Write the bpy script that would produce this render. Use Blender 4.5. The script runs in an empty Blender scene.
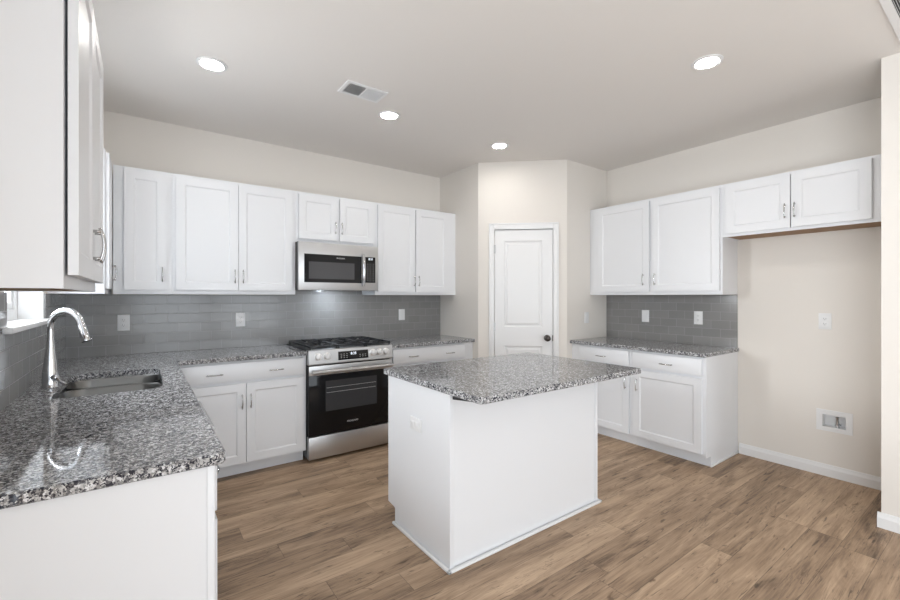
import bpy, bmesh, math, random
from mathutils import Vector, Matrix
from mathutils.geometry import tessellate_polygon

S = bpy.context.scene
C = S.collection
PI = math.pi
random.seed(4)

# ---------------------------------------------------------------- camera
cam_data = bpy.data.cameras.new('camera')
cam_data.sensor_width = 36.0
cam_data.lens = 422.58 / 900 * 36.0
cam_data.shift_y = -3.1 / 900
cam_data.clip_start = 0.02
cam = bpy.data.objects.new('camera', cam_data)
C.objects.link(cam)
cam.location = (0.4524, -4.1096, 1.3578)
cam.rotation_euler = (PI / 2, 0, -math.radians(36.075))
S.camera = cam

# ---------------------------------------------------------------- world, exposure
world = bpy.data.worlds.new('world')
S.world = world
world.use_nodes = True
wb = world.node_tree.nodes['Background']
wb.inputs[0].default_value = (0.86, 0.93, 1.0, 1)
wb.inputs[1].default_value = 5.2
S.view_settings.view_transform = 'Standard'
S.view_settings.look = 'None'
S.view_settings.gamma = 1.0
S.view_settings.use_curve_mapping = False
S.view_settings.exposure = 0.12


REAR = -8.0


def area_light(name, loc, rot, sx, sy, power, color):
    d = bpy.data.lights.new(name, 'AREA')
    d.shape = 'RECTANGLE'
    d.size, d.size_y = sx, sy
    d.energy = power
    d.color = color
    o = bpy.data.objects.new(name, d)
    C.objects.link(o)
    o.location = loc
    o.rotation_euler = rot
    return o


# the sky itself lights the living area behind the camera through its tall rear windows (portals only guide the sampling)
for px_ in (1.025, 2.775):
    po = area_light('rear_window_portal', (px_, REAR - 0.13, 1.35), (PI / 2, 0, 0), 1.45, 2.0, 1.0, (1, 1, 1))
    po.data.cycles.is_portal = True
po = area_light('added_opening_portal', (-0.16, -5.35, 1.08), (0, -PI / 2, 0), 2.15, 1.94, 1.0, (1, 1, 1))  # guides sky light through the opening added in the left wall
po.data.cycles.is_portal = True
po = area_light('sink_window_portal', (-0.16, -1.24, 1.76), (0, -PI / 2, 0), 1.05, 0.82, 1.0, (1, 1, 1))
po.data.cycles.is_portal = True
# added fill light at an unseen opening in the left wall, behind the camera
area_light('side_fill_light', (-0.20, -5.35, 1.05), (0, -PI / 2 - math.radians(34), 0), 1.9, 1.8, 26, (0.93, 0.965, 1.0))
# daylight through the window over the sink
sun_side = area_light('sink_daylight', (-0.85, -0.55, 1.85), (0, 0, 0), 1.0, 1.0, 130, (0.94, 0.97, 1.0))
sun_side.rotation_euler = Vector((0.85, -0.53, -0.12)).to_track_quat('-Z', 'Y').to_euler()
LAMP = 95.0

# room measures (metres)
W = 4.656            # right wall
H = 2.764            # ceiling
PX, PY = 3.30, -0.7036     # pantry corner on the left
QX, QY = 3.966, -1.321     # pantry corner on the right
SX, SY = 3.976, -3.593     # wall end beside the fridge space
CT = 0.914           # worktop height
TH = 0.032           # worktop thickness
ZB, ZT = 1.378, 2.290      # wall cabinets


# ---------------------------------------------------------------- materials
def new_mat(name):
    m = bpy.data.materials.new(name)
    m.use_nodes = True
    nt = m.node_tree
    return m, nt, nt.nodes['Principled BSDF']


def link(nt, a, b):
    nt.links.new(a, b)


def noise_bump(nt, bsdf, scale, strength, dist=0.002, stretch=None):
    tc = nt.nodes.new('ShaderNodeTexCoord')
    src = tc.outputs['Object']
    if stretch:
        mp = nt.nodes.new('ShaderNodeMapping')
        mp.inputs['Scale'].default_value = stretch
        link(nt, src, mp.inputs['Vector'])
        src = mp.outputs['Vector']
    n = nt.nodes.new('ShaderNodeTexNoise')
    n.inputs['Scale'].default_value = scale
    n.inputs['Detail'].default_value = 3
    link(nt, src, n.inputs['Vector'])
    b = nt.nodes.new('ShaderNodeBump')
    b.inputs['Strength'].default_value = strength
    b.inputs['Distance'].default_value = dist
    link(nt, n.outputs['Fac'], b.inputs['Height'])
    link(nt, b.outputs['Normal'], bsdf.inputs['Normal'])
    return n


def paint(name, color, rough, bump=0.05, scale=60, var=0.0, spec=0.5):
    m, nt, p = new_mat(name)
    p.inputs['Base Color'].default_value = (*color, 1)
    p.inputs['Roughness'].default_value = rough
    p.inputs['Specular IOR Level'].default_value = spec
    n = noise_bump(nt, p, scale, bump)
    return m


def metal(name, color, rough, stretch=None, scale=40, bump=0.03):
    m, nt, p = new_mat(name)
    p.inputs['Base Color'].default_value = (*color, 1)
    p.inputs['Metallic'].default_value = 1.0
    p.inputs['Roughness'].default_value = rough
    noise_bump(nt, p, scale, bump, 0.001, stretch)
    return m


M = {}
M['wall'] = paint('wall_paint', (0.79, 0.750, 0.699), 0.75, 0.06, 180, spec=0.25)
M['low_bounce'] = paint('low_bounce_wall_paint', (0.34, 0.35, 0.36), 0.75, 0.06, 180, spec=0.25)  # unseen rear wall only, darkened so it bounces less light
M['ceiling'] = paint('ceiling_paint', (0.80, 0.770, 0.738), 0.9, 0.10, 120, spec=0.2)
M['trim'] = paint('trim_paint', (0.83, 0.83, 0.83), 0.35, 0.02, 30)
M['white'] = paint('cabinet_paint', (0.79, 0.80, 0.82), 0.38, 0.02, 40)
M['plastic'] = paint('white_plastic', (0.82, 0.82, 0.82), 0.35, 0.01, 40)
M['shadow_slot'] = paint('dark_slot', (0.06, 0.06, 0.06), 0.6, 0.02, 40)
M['nickel'] = metal('brushed_nickel', (0.55, 0.545, 0.54), 0.20)
M['knob_steel'] = metal('polished_knob_steel', (0.86, 0.86, 0.86), 0.4)
M['chrome'] = metal('chrome', (0.66, 0.67, 0.69), 0.08, bump=0.005)
M['steel'] = metal('stainless_steel', (0.58, 0.582, 0.585), 0.38, (1, 1, 60), 30, 0.05)
M['sink_steel'] = metal('sink_steel', (0.20, 0.20, 0.195), 0.30, (1, 60, 1), 20, 0.05)
M['black_glass'] = paint('black_glass', (0.008, 0.008, 0.009), 0.05, 0.0, 10, spec=0.25)
M['oven_window'] = paint('oven_window_glass', (0.045, 0.045, 0.048), 0.10, 0.0, 10, spec=0.3)
M['screen_window'] = paint('perforated_screen_glass', (0.075, 0.075, 0.08), 0.12, 0.0, 10, spec=0.3)
M['cast_iron'] = paint('cast_iron', (0.018, 0.019, 0.022), 0.42, 0.15, 300)
M['black'] = paint('black_enamel', (0.02, 0.02, 0.021), 0.3, 0.02, 60)
M['bronze'] = metal('dark_bronze', (0.09, 0.08, 0.075), 0.3)
M['grey_mark'] = paint('printed_grey_mark', (0.55, 0.55, 0.55), 0.5, 0.0, 10)
M['vent_dark'] = paint('vent_cavity', (0.07, 0.07, 0.07), 0.8, 0.0, 10)

# raw wood under the wall cabinets
m, nt, p = new_mat('raw_wood')
p.inputs['Base Color'].default_value = (0.30, 0.17, 0.08, 1)
p.inputs['Roughness'].default_value = 0.6
noise_bump(nt, p, 20, 0.1, 0.001, (1, 12, 1))
M['raw_wood'] = m


def emission(name, color, strength):
    m, nt, p = new_mat(name)
    p.inputs['Base Color'].default_value = (0.8, 0.8, 0.8, 1)
    p.inputs['Emission Color'].default_value = (*color, 1)
    p.inputs['Emission Strength'].default_value = strength
    return m


M['lamp'] = emission('lamp_lens', (1.0, 0.965, 0.92), LAMP)
M['hood_lamp'] = emission('hood_lamp_lens', (0.78, 0.88, 1.0), 230.0)
M['digits'] = emission('display_digits', (0.75, 0.85, 1.0), 1.2)

# clear window glass, thin enough that daylight passes straight through
m = bpy.data.materials.new('window_glass')
m.use_nodes = True
nt = m.node_tree
nt.nodes.remove(nt.nodes['Principled BSDF'])
tr = nt.nodes.new('ShaderNodeBsdfTransparent')
gl = nt.nodes.new('ShaderNodeBsdfGlossy')
gl.inputs['Roughness'].default_value = 0.02
mx = nt.nodes.new('ShaderNodeMixShader')
mx.inputs[0].default_value = 0.05
link(nt, tr.outputs[0], mx.inputs[1])
link(nt, gl.outputs[0], mx.inputs[2])
link(nt, mx.outputs[0], nt.nodes['Material Output'].inputs['Surface'])
M['glass'] = m


def granite():
    m, nt, p = new_mat('speckled_granite')
    tc = nt.nodes.new('ShaderNodeTexCoord')
    nz = nt.nodes.new('ShaderNodeTexNoise')
    nz.inputs['Scale'].default_value = 160
    nz.inputs['Detail'].default_value = 2
    link(nt, tc.outputs['Object'], nz.inputs['Vector'])
    mixv = nt.nodes.new('ShaderNodeMixRGB')
    mixv.blend_type = 'ADD'
    mixv.inputs['Fac'].default_value = 0.008
    link(nt, tc.outputs['Object'], mixv.inputs['Color1'])
    link(nt, nz.outputs['Color'], mixv.inputs['Color2'])

    def cells(scale, stops):
        v = nt.nodes.new('ShaderNodeTexVoronoi')
        v.inputs['Scale'].default_value = scale
        link(nt, mixv.outputs['Color'], v.inputs['Vector'])
        sep = nt.nodes.new('ShaderNodeSeparateColor')
        link(nt, v.outputs['Color'], sep.inputs['Color'])
        r = nt.nodes.new('ShaderNodeValToRGB')
        r.color_ramp.interpolation = 'CONSTANT'
        e = r.color_ramp.elements
        while len(e) > 1:
            e.remove(e[0])
        e[0].position = 0.0
        e[0].color = (*stops[0][1], 1)
        for pos, col in stops[1:]:
            q = e.new(pos)
            q.color = (*col, 1)
        link(nt, sep.outputs['Red'], r.inputs['Fac'])
        return r, sep

    big, s1 = cells(135, [(0.0, (0.020, 0.022, 0.034)), (0.22, (0.12, 0.12, 0.13)), (0.42, (0.26, 0.257, 0.255)),
                          (0.63, (0.45, 0.45, 0.455)), (0.84, (0.70, 0.705, 0.72))])
    small, s2 = cells(300, [(0.0, (0.025, 0.027, 0.04)), (0.40, (0.30, 0.30, 0.30)), (0.76, (0.56, 0.555, 0.55))])
    sel = nt.nodes.new('ShaderNodeMath')
    sel.operation = 'LESS_THAN'
    sel.inputs[1].default_value = 0.30
    link(nt, s2.outputs['Green'], sel.inputs[0])
    mix = nt.nodes.new('ShaderNodeMixRGB')
    link(nt, sel.outputs[0], mix.inputs['Fac'])
    link(nt, big.outputs['Color'], mix.inputs['Color1'])
    link(nt, small.outputs['Color'], mix.inputs['Color2'])
    link(nt, mix.outputs['Color'], p.inputs['Base Color'])
    p.inputs['Roughness'].default_value = 0.045
    p.inputs['Specular IOR Level'].default_value = 0.42
    return m


M['granite'] = granite()


def tile(name, ax):
    """glossy grey subway tile; ax is the wall's own direction (0: x, 1: y)"""
    m, nt, p = new_mat(name)
    tc = nt.nodes.new('ShaderNodeTexCoord')
    sep = nt.nodes.new('ShaderNodeSeparateXYZ')
    link(nt, tc.outputs['Object'], sep.inputs['Vector'])
    comb = nt.nodes.new('ShaderNodeCombineXYZ')
    link(nt, sep.outputs[ax], comb.inputs['X'])
    sub = nt.nodes.new('ShaderNodeMath')
    sub.operation = 'SUBTRACT'
    sub.inputs[1].default_value = CT
    link(nt, sep.outputs['Z'], sub.inputs[0])
    link(nt, sub.outputs[0], comb.inputs['Y'])
    b = nt.nodes.new('ShaderNodeTexBrick')
    b.offset = 0.5
    b.inputs['Scale'].default_value = 1.0
    b.inputs['Brick Width'].default_value = 0.1546
    b.inputs['Row Height'].default_value = 0.0773
    b.inputs['Mortar Size'].default_value = 0.0016
    b.inputs['Mortar Smooth'].default_value = 0.3
    b.inputs['Color1'].default_value = (0.235, 0.230, 0.225, 1)
    b.inputs['Color2'].default_value = (0.270, 0.265, 0.259, 1)
    b.inputs['Mortar'].default_value = (0.32, 0.317, 0.312, 1)
    link(nt, comb.outputs[0], b.inputs['Vector'])
    link(nt, b.outputs['Color'], p.inputs['Base Color'])
    inv = nt.nodes.new('ShaderNodeMath')
    inv.operation = 'SUBTRACT'
    inv.inputs[0].default_value = 1.0
    link(nt, b.outputs['Fac'], inv.inputs[1])
    n = nt.nodes.new('ShaderNodeTexNoise')
    n.inputs['Scale'].default_value = 9
    link(nt, comb.outputs[0], n.inputs['Vector'])
    ml = nt.nodes.new('ShaderNodeMath')
    ml.operation = 'MULTIPLY_ADD'
    ml.inputs[1].default_value = 0.4
    link(nt, n.outputs['Fac'], ml.inputs[0])
    link(nt, inv.outputs[0], ml.inputs[2])
    bp = nt.nodes.new('ShaderNodeBump')
    bp.inputs['Strength'].default_value = 0.35
    bp.inputs['Distance'].default_value = 0.002
    link(nt, ml.outputs[0], bp.inputs['Height'])
    link(nt, bp.outputs['Normal'], p.inputs['Normal'])
    r = nt.nodes.new('ShaderNodeMapRange')
    r.inputs['To Min'].default_value = 0.16
    r.inputs['To Max'].default_value = 0.6
    link(nt, b.outputs['Fac'], r.inputs['Value'])
    link(nt, r.outputs[0], p.inputs['Roughness'])
    return m


M['tile_x'] = tile('subway_tile_along_x', 0)
M['tile_y'] = tile('subway_tile_along_y', 1)


def floor_mat():
    m, nt, p = new_mat('plank_floor')
    tc = nt.nodes.new('ShaderNodeTexCoord')
    PW, PL = 0.152, 1.22
    sep = nt.nodes.new('ShaderNodeSeparateXYZ')
    link(nt, tc.outputs['Object'], sep.inputs['Vector'])

    def math_node(op, a, b=None, c=None):
        n = nt.nodes.new('ShaderNodeMath')
        n.operation = op
        for i, v in enumerate((a, b, c)):
            if v is None:
                continue
            if isinstance(v, (int, float)):
                n.inputs[i].default_value = v
            else:
                link(nt, v, n.inputs[i])
        return n.outputs[0]

    row = math_node('FLOOR', math_node('DIVIDE', sep.outputs['Y'], PW))
    wn = nt.nodes.new('ShaderNodeTexWhiteNoise')
    wn.noise_dimensions = '1D'
    link(nt, row, wn.inputs['W'])
    shx = math_node('ADD', math_node('DIVIDE', sep.outputs['X'], PL), wn.outputs['Value'])
    col = math_node('FLOOR', shx)
    cv = nt.nodes.new('ShaderNodeCombineXYZ')
    link(nt, col, cv.inputs[0])
    link(nt, row, cv.inputs[1])
    wn2 = nt.nodes.new('ShaderNodeTexWhiteNoise')
    wn2.noise_dimensions = '2D'
    link(nt, cv.outputs[0], wn2.inputs['Vector'])
    pid = wn2.outputs['Value']
    # joints
    fy = math_node('FRACT', math_node('DIVIDE', sep.outputs['Y'], PW))
    fx = math_node('FRACT', shx)
    dy = math_node('MULTIPLY', math_node('MINIMUM', fy, math_node('SUBTRACT', 1.0, fy)), PW)
    dx = math_node('MULTIPLY', math_node('MINIMUM', fx, math_node('SUBTRACT', 1.0, fx)), PL)
    d = math_node('MINIMUM', dx, dy)
    joint = nt.nodes.new('ShaderNodeMapRange')
    joint.inputs['From Min'].default_value = 0.0006
    joint.inputs['From Max'].default_value = 0.0020
    link(nt, d, joint.inputs['Value'])
    # grain, offset per plank
    off = math_node('MULTIPLY', pid, 37.0)

    def grain(sx, sy, scale, detail, dist, rough=0.6):
        c = nt.nodes.new('ShaderNodeCombineXYZ')
        link(nt, math_node('ADD', math_node('MULTIPLY', sep.outputs['X'], sx), off), c.inputs[0])
        link(nt, math_node('MULTIPLY', sep.outputs['Y'], sy), c.inputs[1])
        link(nt, off, c.inputs[2])
        n = nt.nodes.new('ShaderNodeTexNoise')
        n.inputs['Scale'].default_value = scale
        n.inputs['Detail'].default_value = detail
        n.inputs['Roughness'].default_value = rough
        n.inputs['Distortion'].default_value = dist
        link(nt, c.outputs[0], n.inputs['Vector'])
        return n.outputs['Fac']

    broad = grain(1.1, 7.0, 1.6, 4, 0.8)
    fine = grain(2.2, 60.0, 2.0, 5, 0.3, 0.7)
    knots = grain(2.6, 11.0, 1.5, 3, 1.6)
    base = nt.nodes.new('ShaderNodeValToRGB')
    e = base.color_ramp.elements
    e[0].position, e[0].color = 0.24, (0.135, 0.088, 0.057, 1)
    e[1].position, e[1].color = 0.80, (0.560, 0.400, 0.268, 1)
    q = e.new(0.5)
    q.color = (0.350, 0.240, 0.156, 1)
    t = math_node('ADD', math_node('MULTIPLY', broad, 1.0), math_node('MULTIPLY', fine, 0.62))
    t = math_node('ADD', t, math_node('MULTIPLY', pid, 0.24))
    t = math_node('SUBTRACT', t, 0.38)
    link(nt, t, base.inputs['Fac'])
    kr = nt.nodes.new('ShaderNodeValToRGB')
    ke = kr.color_ramp.elements
    ke[0].position, ke[0].color = 0.635, (1, 1, 1, 1)
    ke[1].position, ke[1].color = 0.74, (0.42, 0.37, 0.33, 1)
    link(nt, knots, kr.inputs['Fac'])
    mu = nt.nodes.new('ShaderNodeMixRGB')
    mu.blend_type = 'MULTIPLY'
    mu.inputs['Fac'].default_value = 1.0
    link(nt, base.outputs['Color'], mu.inputs['Color1'])
    link(nt, kr.outputs['Color'], mu.inputs['Color2'])
    # thin dark cracks that follow the grain
    crack = grain(1.6, 13.0, 1.3, 4, 2.4, 0.55)
    dist = math_node('ABSOLUTE', math_node('SUBTRACT', crack, 0.5))
    gate = grain(1.3, 4.0, 1.7, 2, 0.5)
    cm = nt.nodes.new('ShaderNodeMapRange')
    cm.inputs['From Min'].default_value = 0.0
    cm.inputs['From Max'].default_value = 0.022
    cm.inputs['To Min'].default_value = 0.52
    link(nt, dist, cm.inputs['Value'])
    gm = nt.nodes.new('ShaderNodeMapRange')
    gm.inputs['From Min'].default_value = 0.52
    gm.inputs['From Max'].default_value = 0.64
    link(nt, gate, gm.inputs['Value'])
    mc = nt.nodes.new('ShaderNodeMixRGB')
    mc.blend_type = 'MULTIPLY'
    link(nt, gm.outputs[0], mc.inputs['Fac'])
    link(nt, mu.outputs['Color'], mc.inputs['Color1'])
    link(nt, cm.outputs[0], mc.inputs['Color2'])
    fleck = grain(5.0, 42.0, 1.6, 2, 0.6, 0.5)
    fm = nt.nodes.new('ShaderNodeMapRange')
    fm.inputs['From Min'].default_value = 0.635
    fm.inputs['From Max'].default_value = 0.72
    fm.inputs['To Min'].default_value = 1.0
    fm.inputs['To Max'].default_value = 0.45
    link(nt, fleck, fm.inputs['Value'])
    mf = nt.nodes.new('ShaderNodeMixRGB')
    mf.blend_type = 'MULTIPLY'
    mf.inputs['Fac'].default_value = 1.0
    link(nt, mc.outputs['Color'], mf.inputs['Color1'])
    link(nt, fm.outputs[0], mf.inputs['Color2'])
    mu = mf
    jr = nt.nodes.new('ShaderNodeMapRange')
    jr.inputs['To Min'].default_value = 0.55
    link(nt, joint.outputs[0], jr.inputs['Value'])
    mj = nt.nodes.new('ShaderNodeMixRGB')
    mj.blend_type = 'MULTIPLY'
    mj.inputs['Fac'].default_value = 1.0
    link(nt, mu.outputs['Color'], mj.inputs['Color1'])
    link(nt, jr.outputs[0], mj.inputs['Color2'])
    link(nt, mj.outputs['Color'], p.inputs['Base Color'])
    p.inputs['Roughness'].default_value = 0.48
    p.inputs['Specular IOR Level'].default_value = 0.35
    bp = nt.nodes.new('ShaderNodeBump')
    bp.inputs['Strength'].default_value = 0.25
    bp.inputs['Distance'].default_value = 0.001
    h = math_node('ADD', math_node('MULTIPLY', fine, 0.5), joint.outputs[0])
    link(nt, h, bp.inputs['Height'])
    link(nt, bp.outputs['Normal'], p.inputs['Normal'])
    return m


M['floor'] = floor_mat()


# ---------------------------------------------------------------- geometry helpers
def box(bm, x0, x1, y0, y1, z0, z1, bev=0.0, seg=2):
    x0, x1 = min(x0, x1), max(x0, x1)
    y0, y1 = min(y0, y1), max(y0, y1)
    z0, z1 = min(z0, z1), max(z0, z1)
    v = [bm.verts.new(p) for p in ((x0, y0, z0), (x1, y0, z0), (x1, y1, z0), (x0, y1, z0),
                                   (x0, y0, z1), (x1, y0, z1), (x1, y1, z1), (x0, y1, z1))]
    fs = [bm.faces.new([v[i] for i in f]) for f in ((3, 2, 1, 0), (4, 5, 6, 7), (0, 1, 5, 4), (1, 2, 6, 5), (2, 3, 7, 6), (3, 0, 4, 7))]
    if bev:
        es = list({e for f in fs for e in f.edges})
        bmesh.ops.bevel(bm, geom=es, offset=bev, segments=seg, affect='EDGES', profile=0.5)
    return bm


def prism(bm, pts, axis, a, b):
    """extrude a polygon (list of 2-D points in the two other axes) along axis from a to b"""
    def P(p, t):
        return {0: (t, p[0], p[1]), 1: (p[0], t, p[1]), 2: (p[0], p[1], t)}[axis]
    lo = [bm.verts.new(P(p, a)) for p in pts]
    hi = [bm.verts.new(P(p, b)) for p in pts]
    n = len(pts)
    bm.faces.new(lo)
    bm.faces.new(hi)
    for i in range(n):
        bm.faces.new((lo[i], lo[(i + 1) % n], hi[(i + 1) % n], hi[i]))


def tube(bm, pts, r, n=10, radii=None, flat=None):
    """round tube along a polyline"""
    pts = [Vector(p) for p in pts]
    rings = []
    up = None
    for i, p in enumerate(pts):
        d = (pts[min(i + 1, len(pts) - 1)] - pts[max(i - 1, 0)]).normalized()
        if up is None:
            up = Vector((0, 0, 1)) if abs(d.z) < 0.9 else Vector((1, 0, 0))
        u = (up - d * up.dot(d)).normalized()
        up = u
        v = d.cross(u)
        rr = radii[i] if radii else r
        fx = flat if flat else 1.0
        rings.append([bm.verts.new(p + u * math.cos(2 * PI * k / n) * rr + v * math.sin(2 * PI * k / n) * rr * fx) for k in range(n)])
    for a, b in zip(rings, rings[1:]):
        for k in range(n):
            bm.faces.new((a[k], a[(k + 1) % n], b[(k + 1) % n], b[k]))
    bm.faces.new(rings[0])
    bm.faces.new(rings[-1])


def lathe(bm, prof, center=(0, 0, 0), axis='z', n=28):
    """revolve (radius, height) pairs"""
    cx, cy, cz = center
    rings = []
    for r, h in prof:
        ring = []
        for k in range(n):
            a = 2 * PI * k / n
            c, s = r * math.cos(a), r * math.sin(a)
            if axis == 'z':
                q = (cx + c, cy + s, cz + h)
            elif axis == 'y':
                q = (cx + c, cy + h, cz + s)
            else:
                q = (cx + h, cy + c, cz + s)
            ring.append(bm.verts.new(q))
        rings.append(ring)
    for a, b in zip(rings, rings[1:]):
        for k in range(n):
            bm.faces.new((a[k], a[(k + 1) % n], b[(k + 1) % n], b[k]))
    bm.faces.new(rings[0])
    bm.faces.new(rings[-1])


def obj(name, bm, mat, parent=None, smooth=False, sharp=35):
    bmesh.ops.recalc_face_normals(bm, faces=bm.faces[:])
    me = bpy.data.meshes.new(name)
    bm.to_mesh(me)
    bm.free()
    me.materials.append(M[mat] if isinstance(mat, str) else mat)
    if smooth:
        for p in me.polygons:
            p.use_smooth = True
        me.set_sharp_from_angle(angle=math.radians(sharp))
    o = bpy.data.objects.new(name, me)
    C.objects.link(o)
    if parent is not None:
        o.parent = parent
    return o


def nb():
    return bmesh.new()


def bx(name, mat, parent, x0, x1, y0, y1, z0, z1, bev=0.0):
    return obj(name, box(nb(), x0, x1, y0, y1, z0, z1, bev), mat, parent, smooth=bev > 0)


def tag(o, label, cat, group=None, kind=None):
    o['label'] = label
    if cat:
        o['category'] = cat
    if group:
        o['group'] = group
    if kind:
        o['kind'] = kind
    return o


def thing(name, label, cat, loc=(0, 0, 0), rotz=0.0, group=None, kind=None):
    o = bpy.data.objects.new(name, None)
    o.empty_display_size = 0.1
    C.objects.link(o)
    o.location = loc
    o.rotation_euler = (0, 0, rotz)
    return tag(o, label, cat, group, kind)


def copy_tree(o, parent=None):
    c = o.copy()
    C.objects.link(c)
    c.parent = parent
    for ch in list(o.children):
        copy_tree(ch, c)
    return c


def structure(name, bm, mat, label, cat):
    o = obj(name, bm, mat)
    return tag(o, label, cat, kind='structure')


def text_mesh(name, body, size, mat, parent, loc, rot):
    cu = bpy.data.curves.new(name, 'FONT')
    cu.body = body
    cu.size = size
    cu.align_x = 'CENTER'
    cu.align_y = 'CENTER'
    cu.extrude = 0.0004
    tmp = bpy.data.objects.new(name + '_curve', cu)
    C.objects.link(tmp)
    dg = bpy.context.evaluated_depsgraph_get()
    me = bpy.data.meshes.new_from_object(tmp.evaluated_get(dg))
    bpy.data.objects.remove(tmp)
    bpy.data.curves.remove(cu)
    me.materials.clear()
    me.materials.append(M[mat])
    o = bpy.data.objects.new(name, me)
    C.objects.link(o)
    o.parent = parent
    o.location = loc
    o.rotation_euler = rot
    return o


# ---------------------------------------------------------------- the room
T = 0.12
structure('floor', box(nb(), -T, W + T, REAR - T, T, -0.06, 0), 'floor', 'brown wood-look plank floor running across the kitchen', 'floor')
structure('ceiling', box(nb(), -T, W + T, REAR - T, T, H, H + 0.1), 'ceiling', 'flat beige painted ceiling with round downlights', 'ceiling')
structure('wall_back', box(nb(), -T, W + T, 0, T, 0, H), 'wall', 'long beige wall behind the range and its cabinets', 'wall')
VY, VZ = -3.243, 0.421
bm = nb()
for y0, y1, z0, z1 in ((REAR, VY - 0.070, 0, H), (VY + 0.070, 0, 0, H), (VY - 0.070, VY + 0.070, 0, VZ - 0.052), (VY - 0.070, VY + 0.070, VZ + 0.048, H)):
    box(bm, W, W + T, y0, y1, z0, z1)
structure('wall_right', bm, 'wall', 'beige wall behind the right cabinets and fridge space', 'wall')

# left wall with the window opening over the sink
WY0, WY1, WZ0, WZ1 = -1.660, -0.813, 1.215, 2.30
bm = nb()
box(bm, -T - 0.03, 0, REAR, -6.32, 0, H)
box(bm, -T - 0.03, 0, -6.32, -4.38, 2.15, H)  # above an unseen opening, added to let in side light
box(bm, -T - 0.03, 0, -4.38, WY0, 0, H)
box(bm, -T - 0.03, 0, WY1, 0, 0, H)
box(bm, -T - 0.03, 0, WY0, WY1, 0, WZ0)
box(bm, -T - 0.03, 0, WY0, WY1, WZ1, H)
structure('wall_left', bm, 'wall', 'beige wall with the window over the sink', 'wall')

# wall at the right that ends beside the fridge space
structure('wall_end', box(nb(), SX, W - 0.002, REAR, SY, 0, H), 'wall', 'beige wall end at the far right, beside the fridge space', 'wall')

# rear wall of the living area with two tall window openings
bm = nb()
for x0, x1 in ((-T, 0.3), (1.75, 2.05), (3.5, W)):
    box(bm, x0, x1, REAR - T, REAR, 0, H)
box(bm, 0.3, 3.5, REAR - T, REAR, 0, 0.35)
box(bm, 0.3, 3.5, REAR - T, REAR, 2.35, H)
structure('wall_rear', bm, 'low_bounce', 'unseen living-area wall with two tall windows, greyed to cut bounced light', 'wall')

# corner pantry: left side, angled front with the door opening, right side
structure('wall_pantry_left', box(nb(), PX, PX + 0.10, PY, -0.001, 0, H), 'wall', 'narrow beige pantry wall right of the back worktop', 'wall')
structure('wall_pantry_right', box(nb(), QX, W - 0.001, QY, QY + 0.10, 0, H), 'wall', 'narrow beige pantry wall left of the right worktop', 'wall')
DL = math.hypot(QX - PX, QY - PY)
DA = math.atan2(QY - PY, QX - PX)
D0, D1, DZ = 0.160, 0.776, 2.066          # door opening along the angled wall
o = thing('wall_pantry_front', 'angled beige pantry wall holding the white door', 'wall', (PX, PY, 0), DA, kind='structure')
bm = nb()
pts = [(0, 0), (D0, 0), (D0, 0.10), (0.045, 0.10)]
prism(bm, pts, 2, 0, H)
prism(bm, [(D1, 0), (DL, 0), (DL - 0.045, 0.10), (D1, 0.10)], 2, 0, H)
box(bm, D0, D1, 0, 0.10, DZ, H)
obj('wall_surface', bm, 'wall', o)

# door casing and door
o = thing('trim_1', 'white casing around the pantry door', 'door casing', (PX, PY, 0), DA, kind='structure')
CW = 0.056


bm = nb()
box(bm, D0 - CW + 0.008, D0 + 0.008, -0.013, -0.0005, 0, DZ + CW, 0.003)
box(bm, D0 - CW + 0.008, D0 - CW + 0.024, -0.018, -0.0005, 0, DZ + CW, 0.004)
box(bm, D1 - 0.008, D1 + CW - 0.008, -0.013, -0.0005, 0, DZ + CW, 0.003)
box(bm, D1 + CW - 0.024, D1 + CW - 0.008, -0.018, -0.0005, 0, DZ + CW, 0.004)
box(bm, D0 + 0.008, D1 - 0.008, -0.013, -0.0005, DZ - 0.008, DZ + CW, 0.003)
box(bm, D0 - CW + 0.008, D1 + CW - 0.008, -0.018, -0.0005, DZ + CW - 0.016, DZ + CW, 0.004)
# jambs inside the opening
box(bm, D0 + 0.0005, D0 + 0.006, 0.0005, 0.099, 0, DZ - 0.006)
box(bm, D1 - 0.006, D1 - 0.0005, 0.0005, 0.099, 0, DZ - 0.006)
box(bm, D0 + 0.0005, D1 - 0.0005, 0.0005, 0.099, DZ - 0.006, DZ - 0.0005)
obj('casing_boards', bm, 'trim', o, True)

d = thing('door_1', 'white two-panel pantry door with a dark round knob', 'door', (PX, PY, 0), DA, kind='structure')


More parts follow.
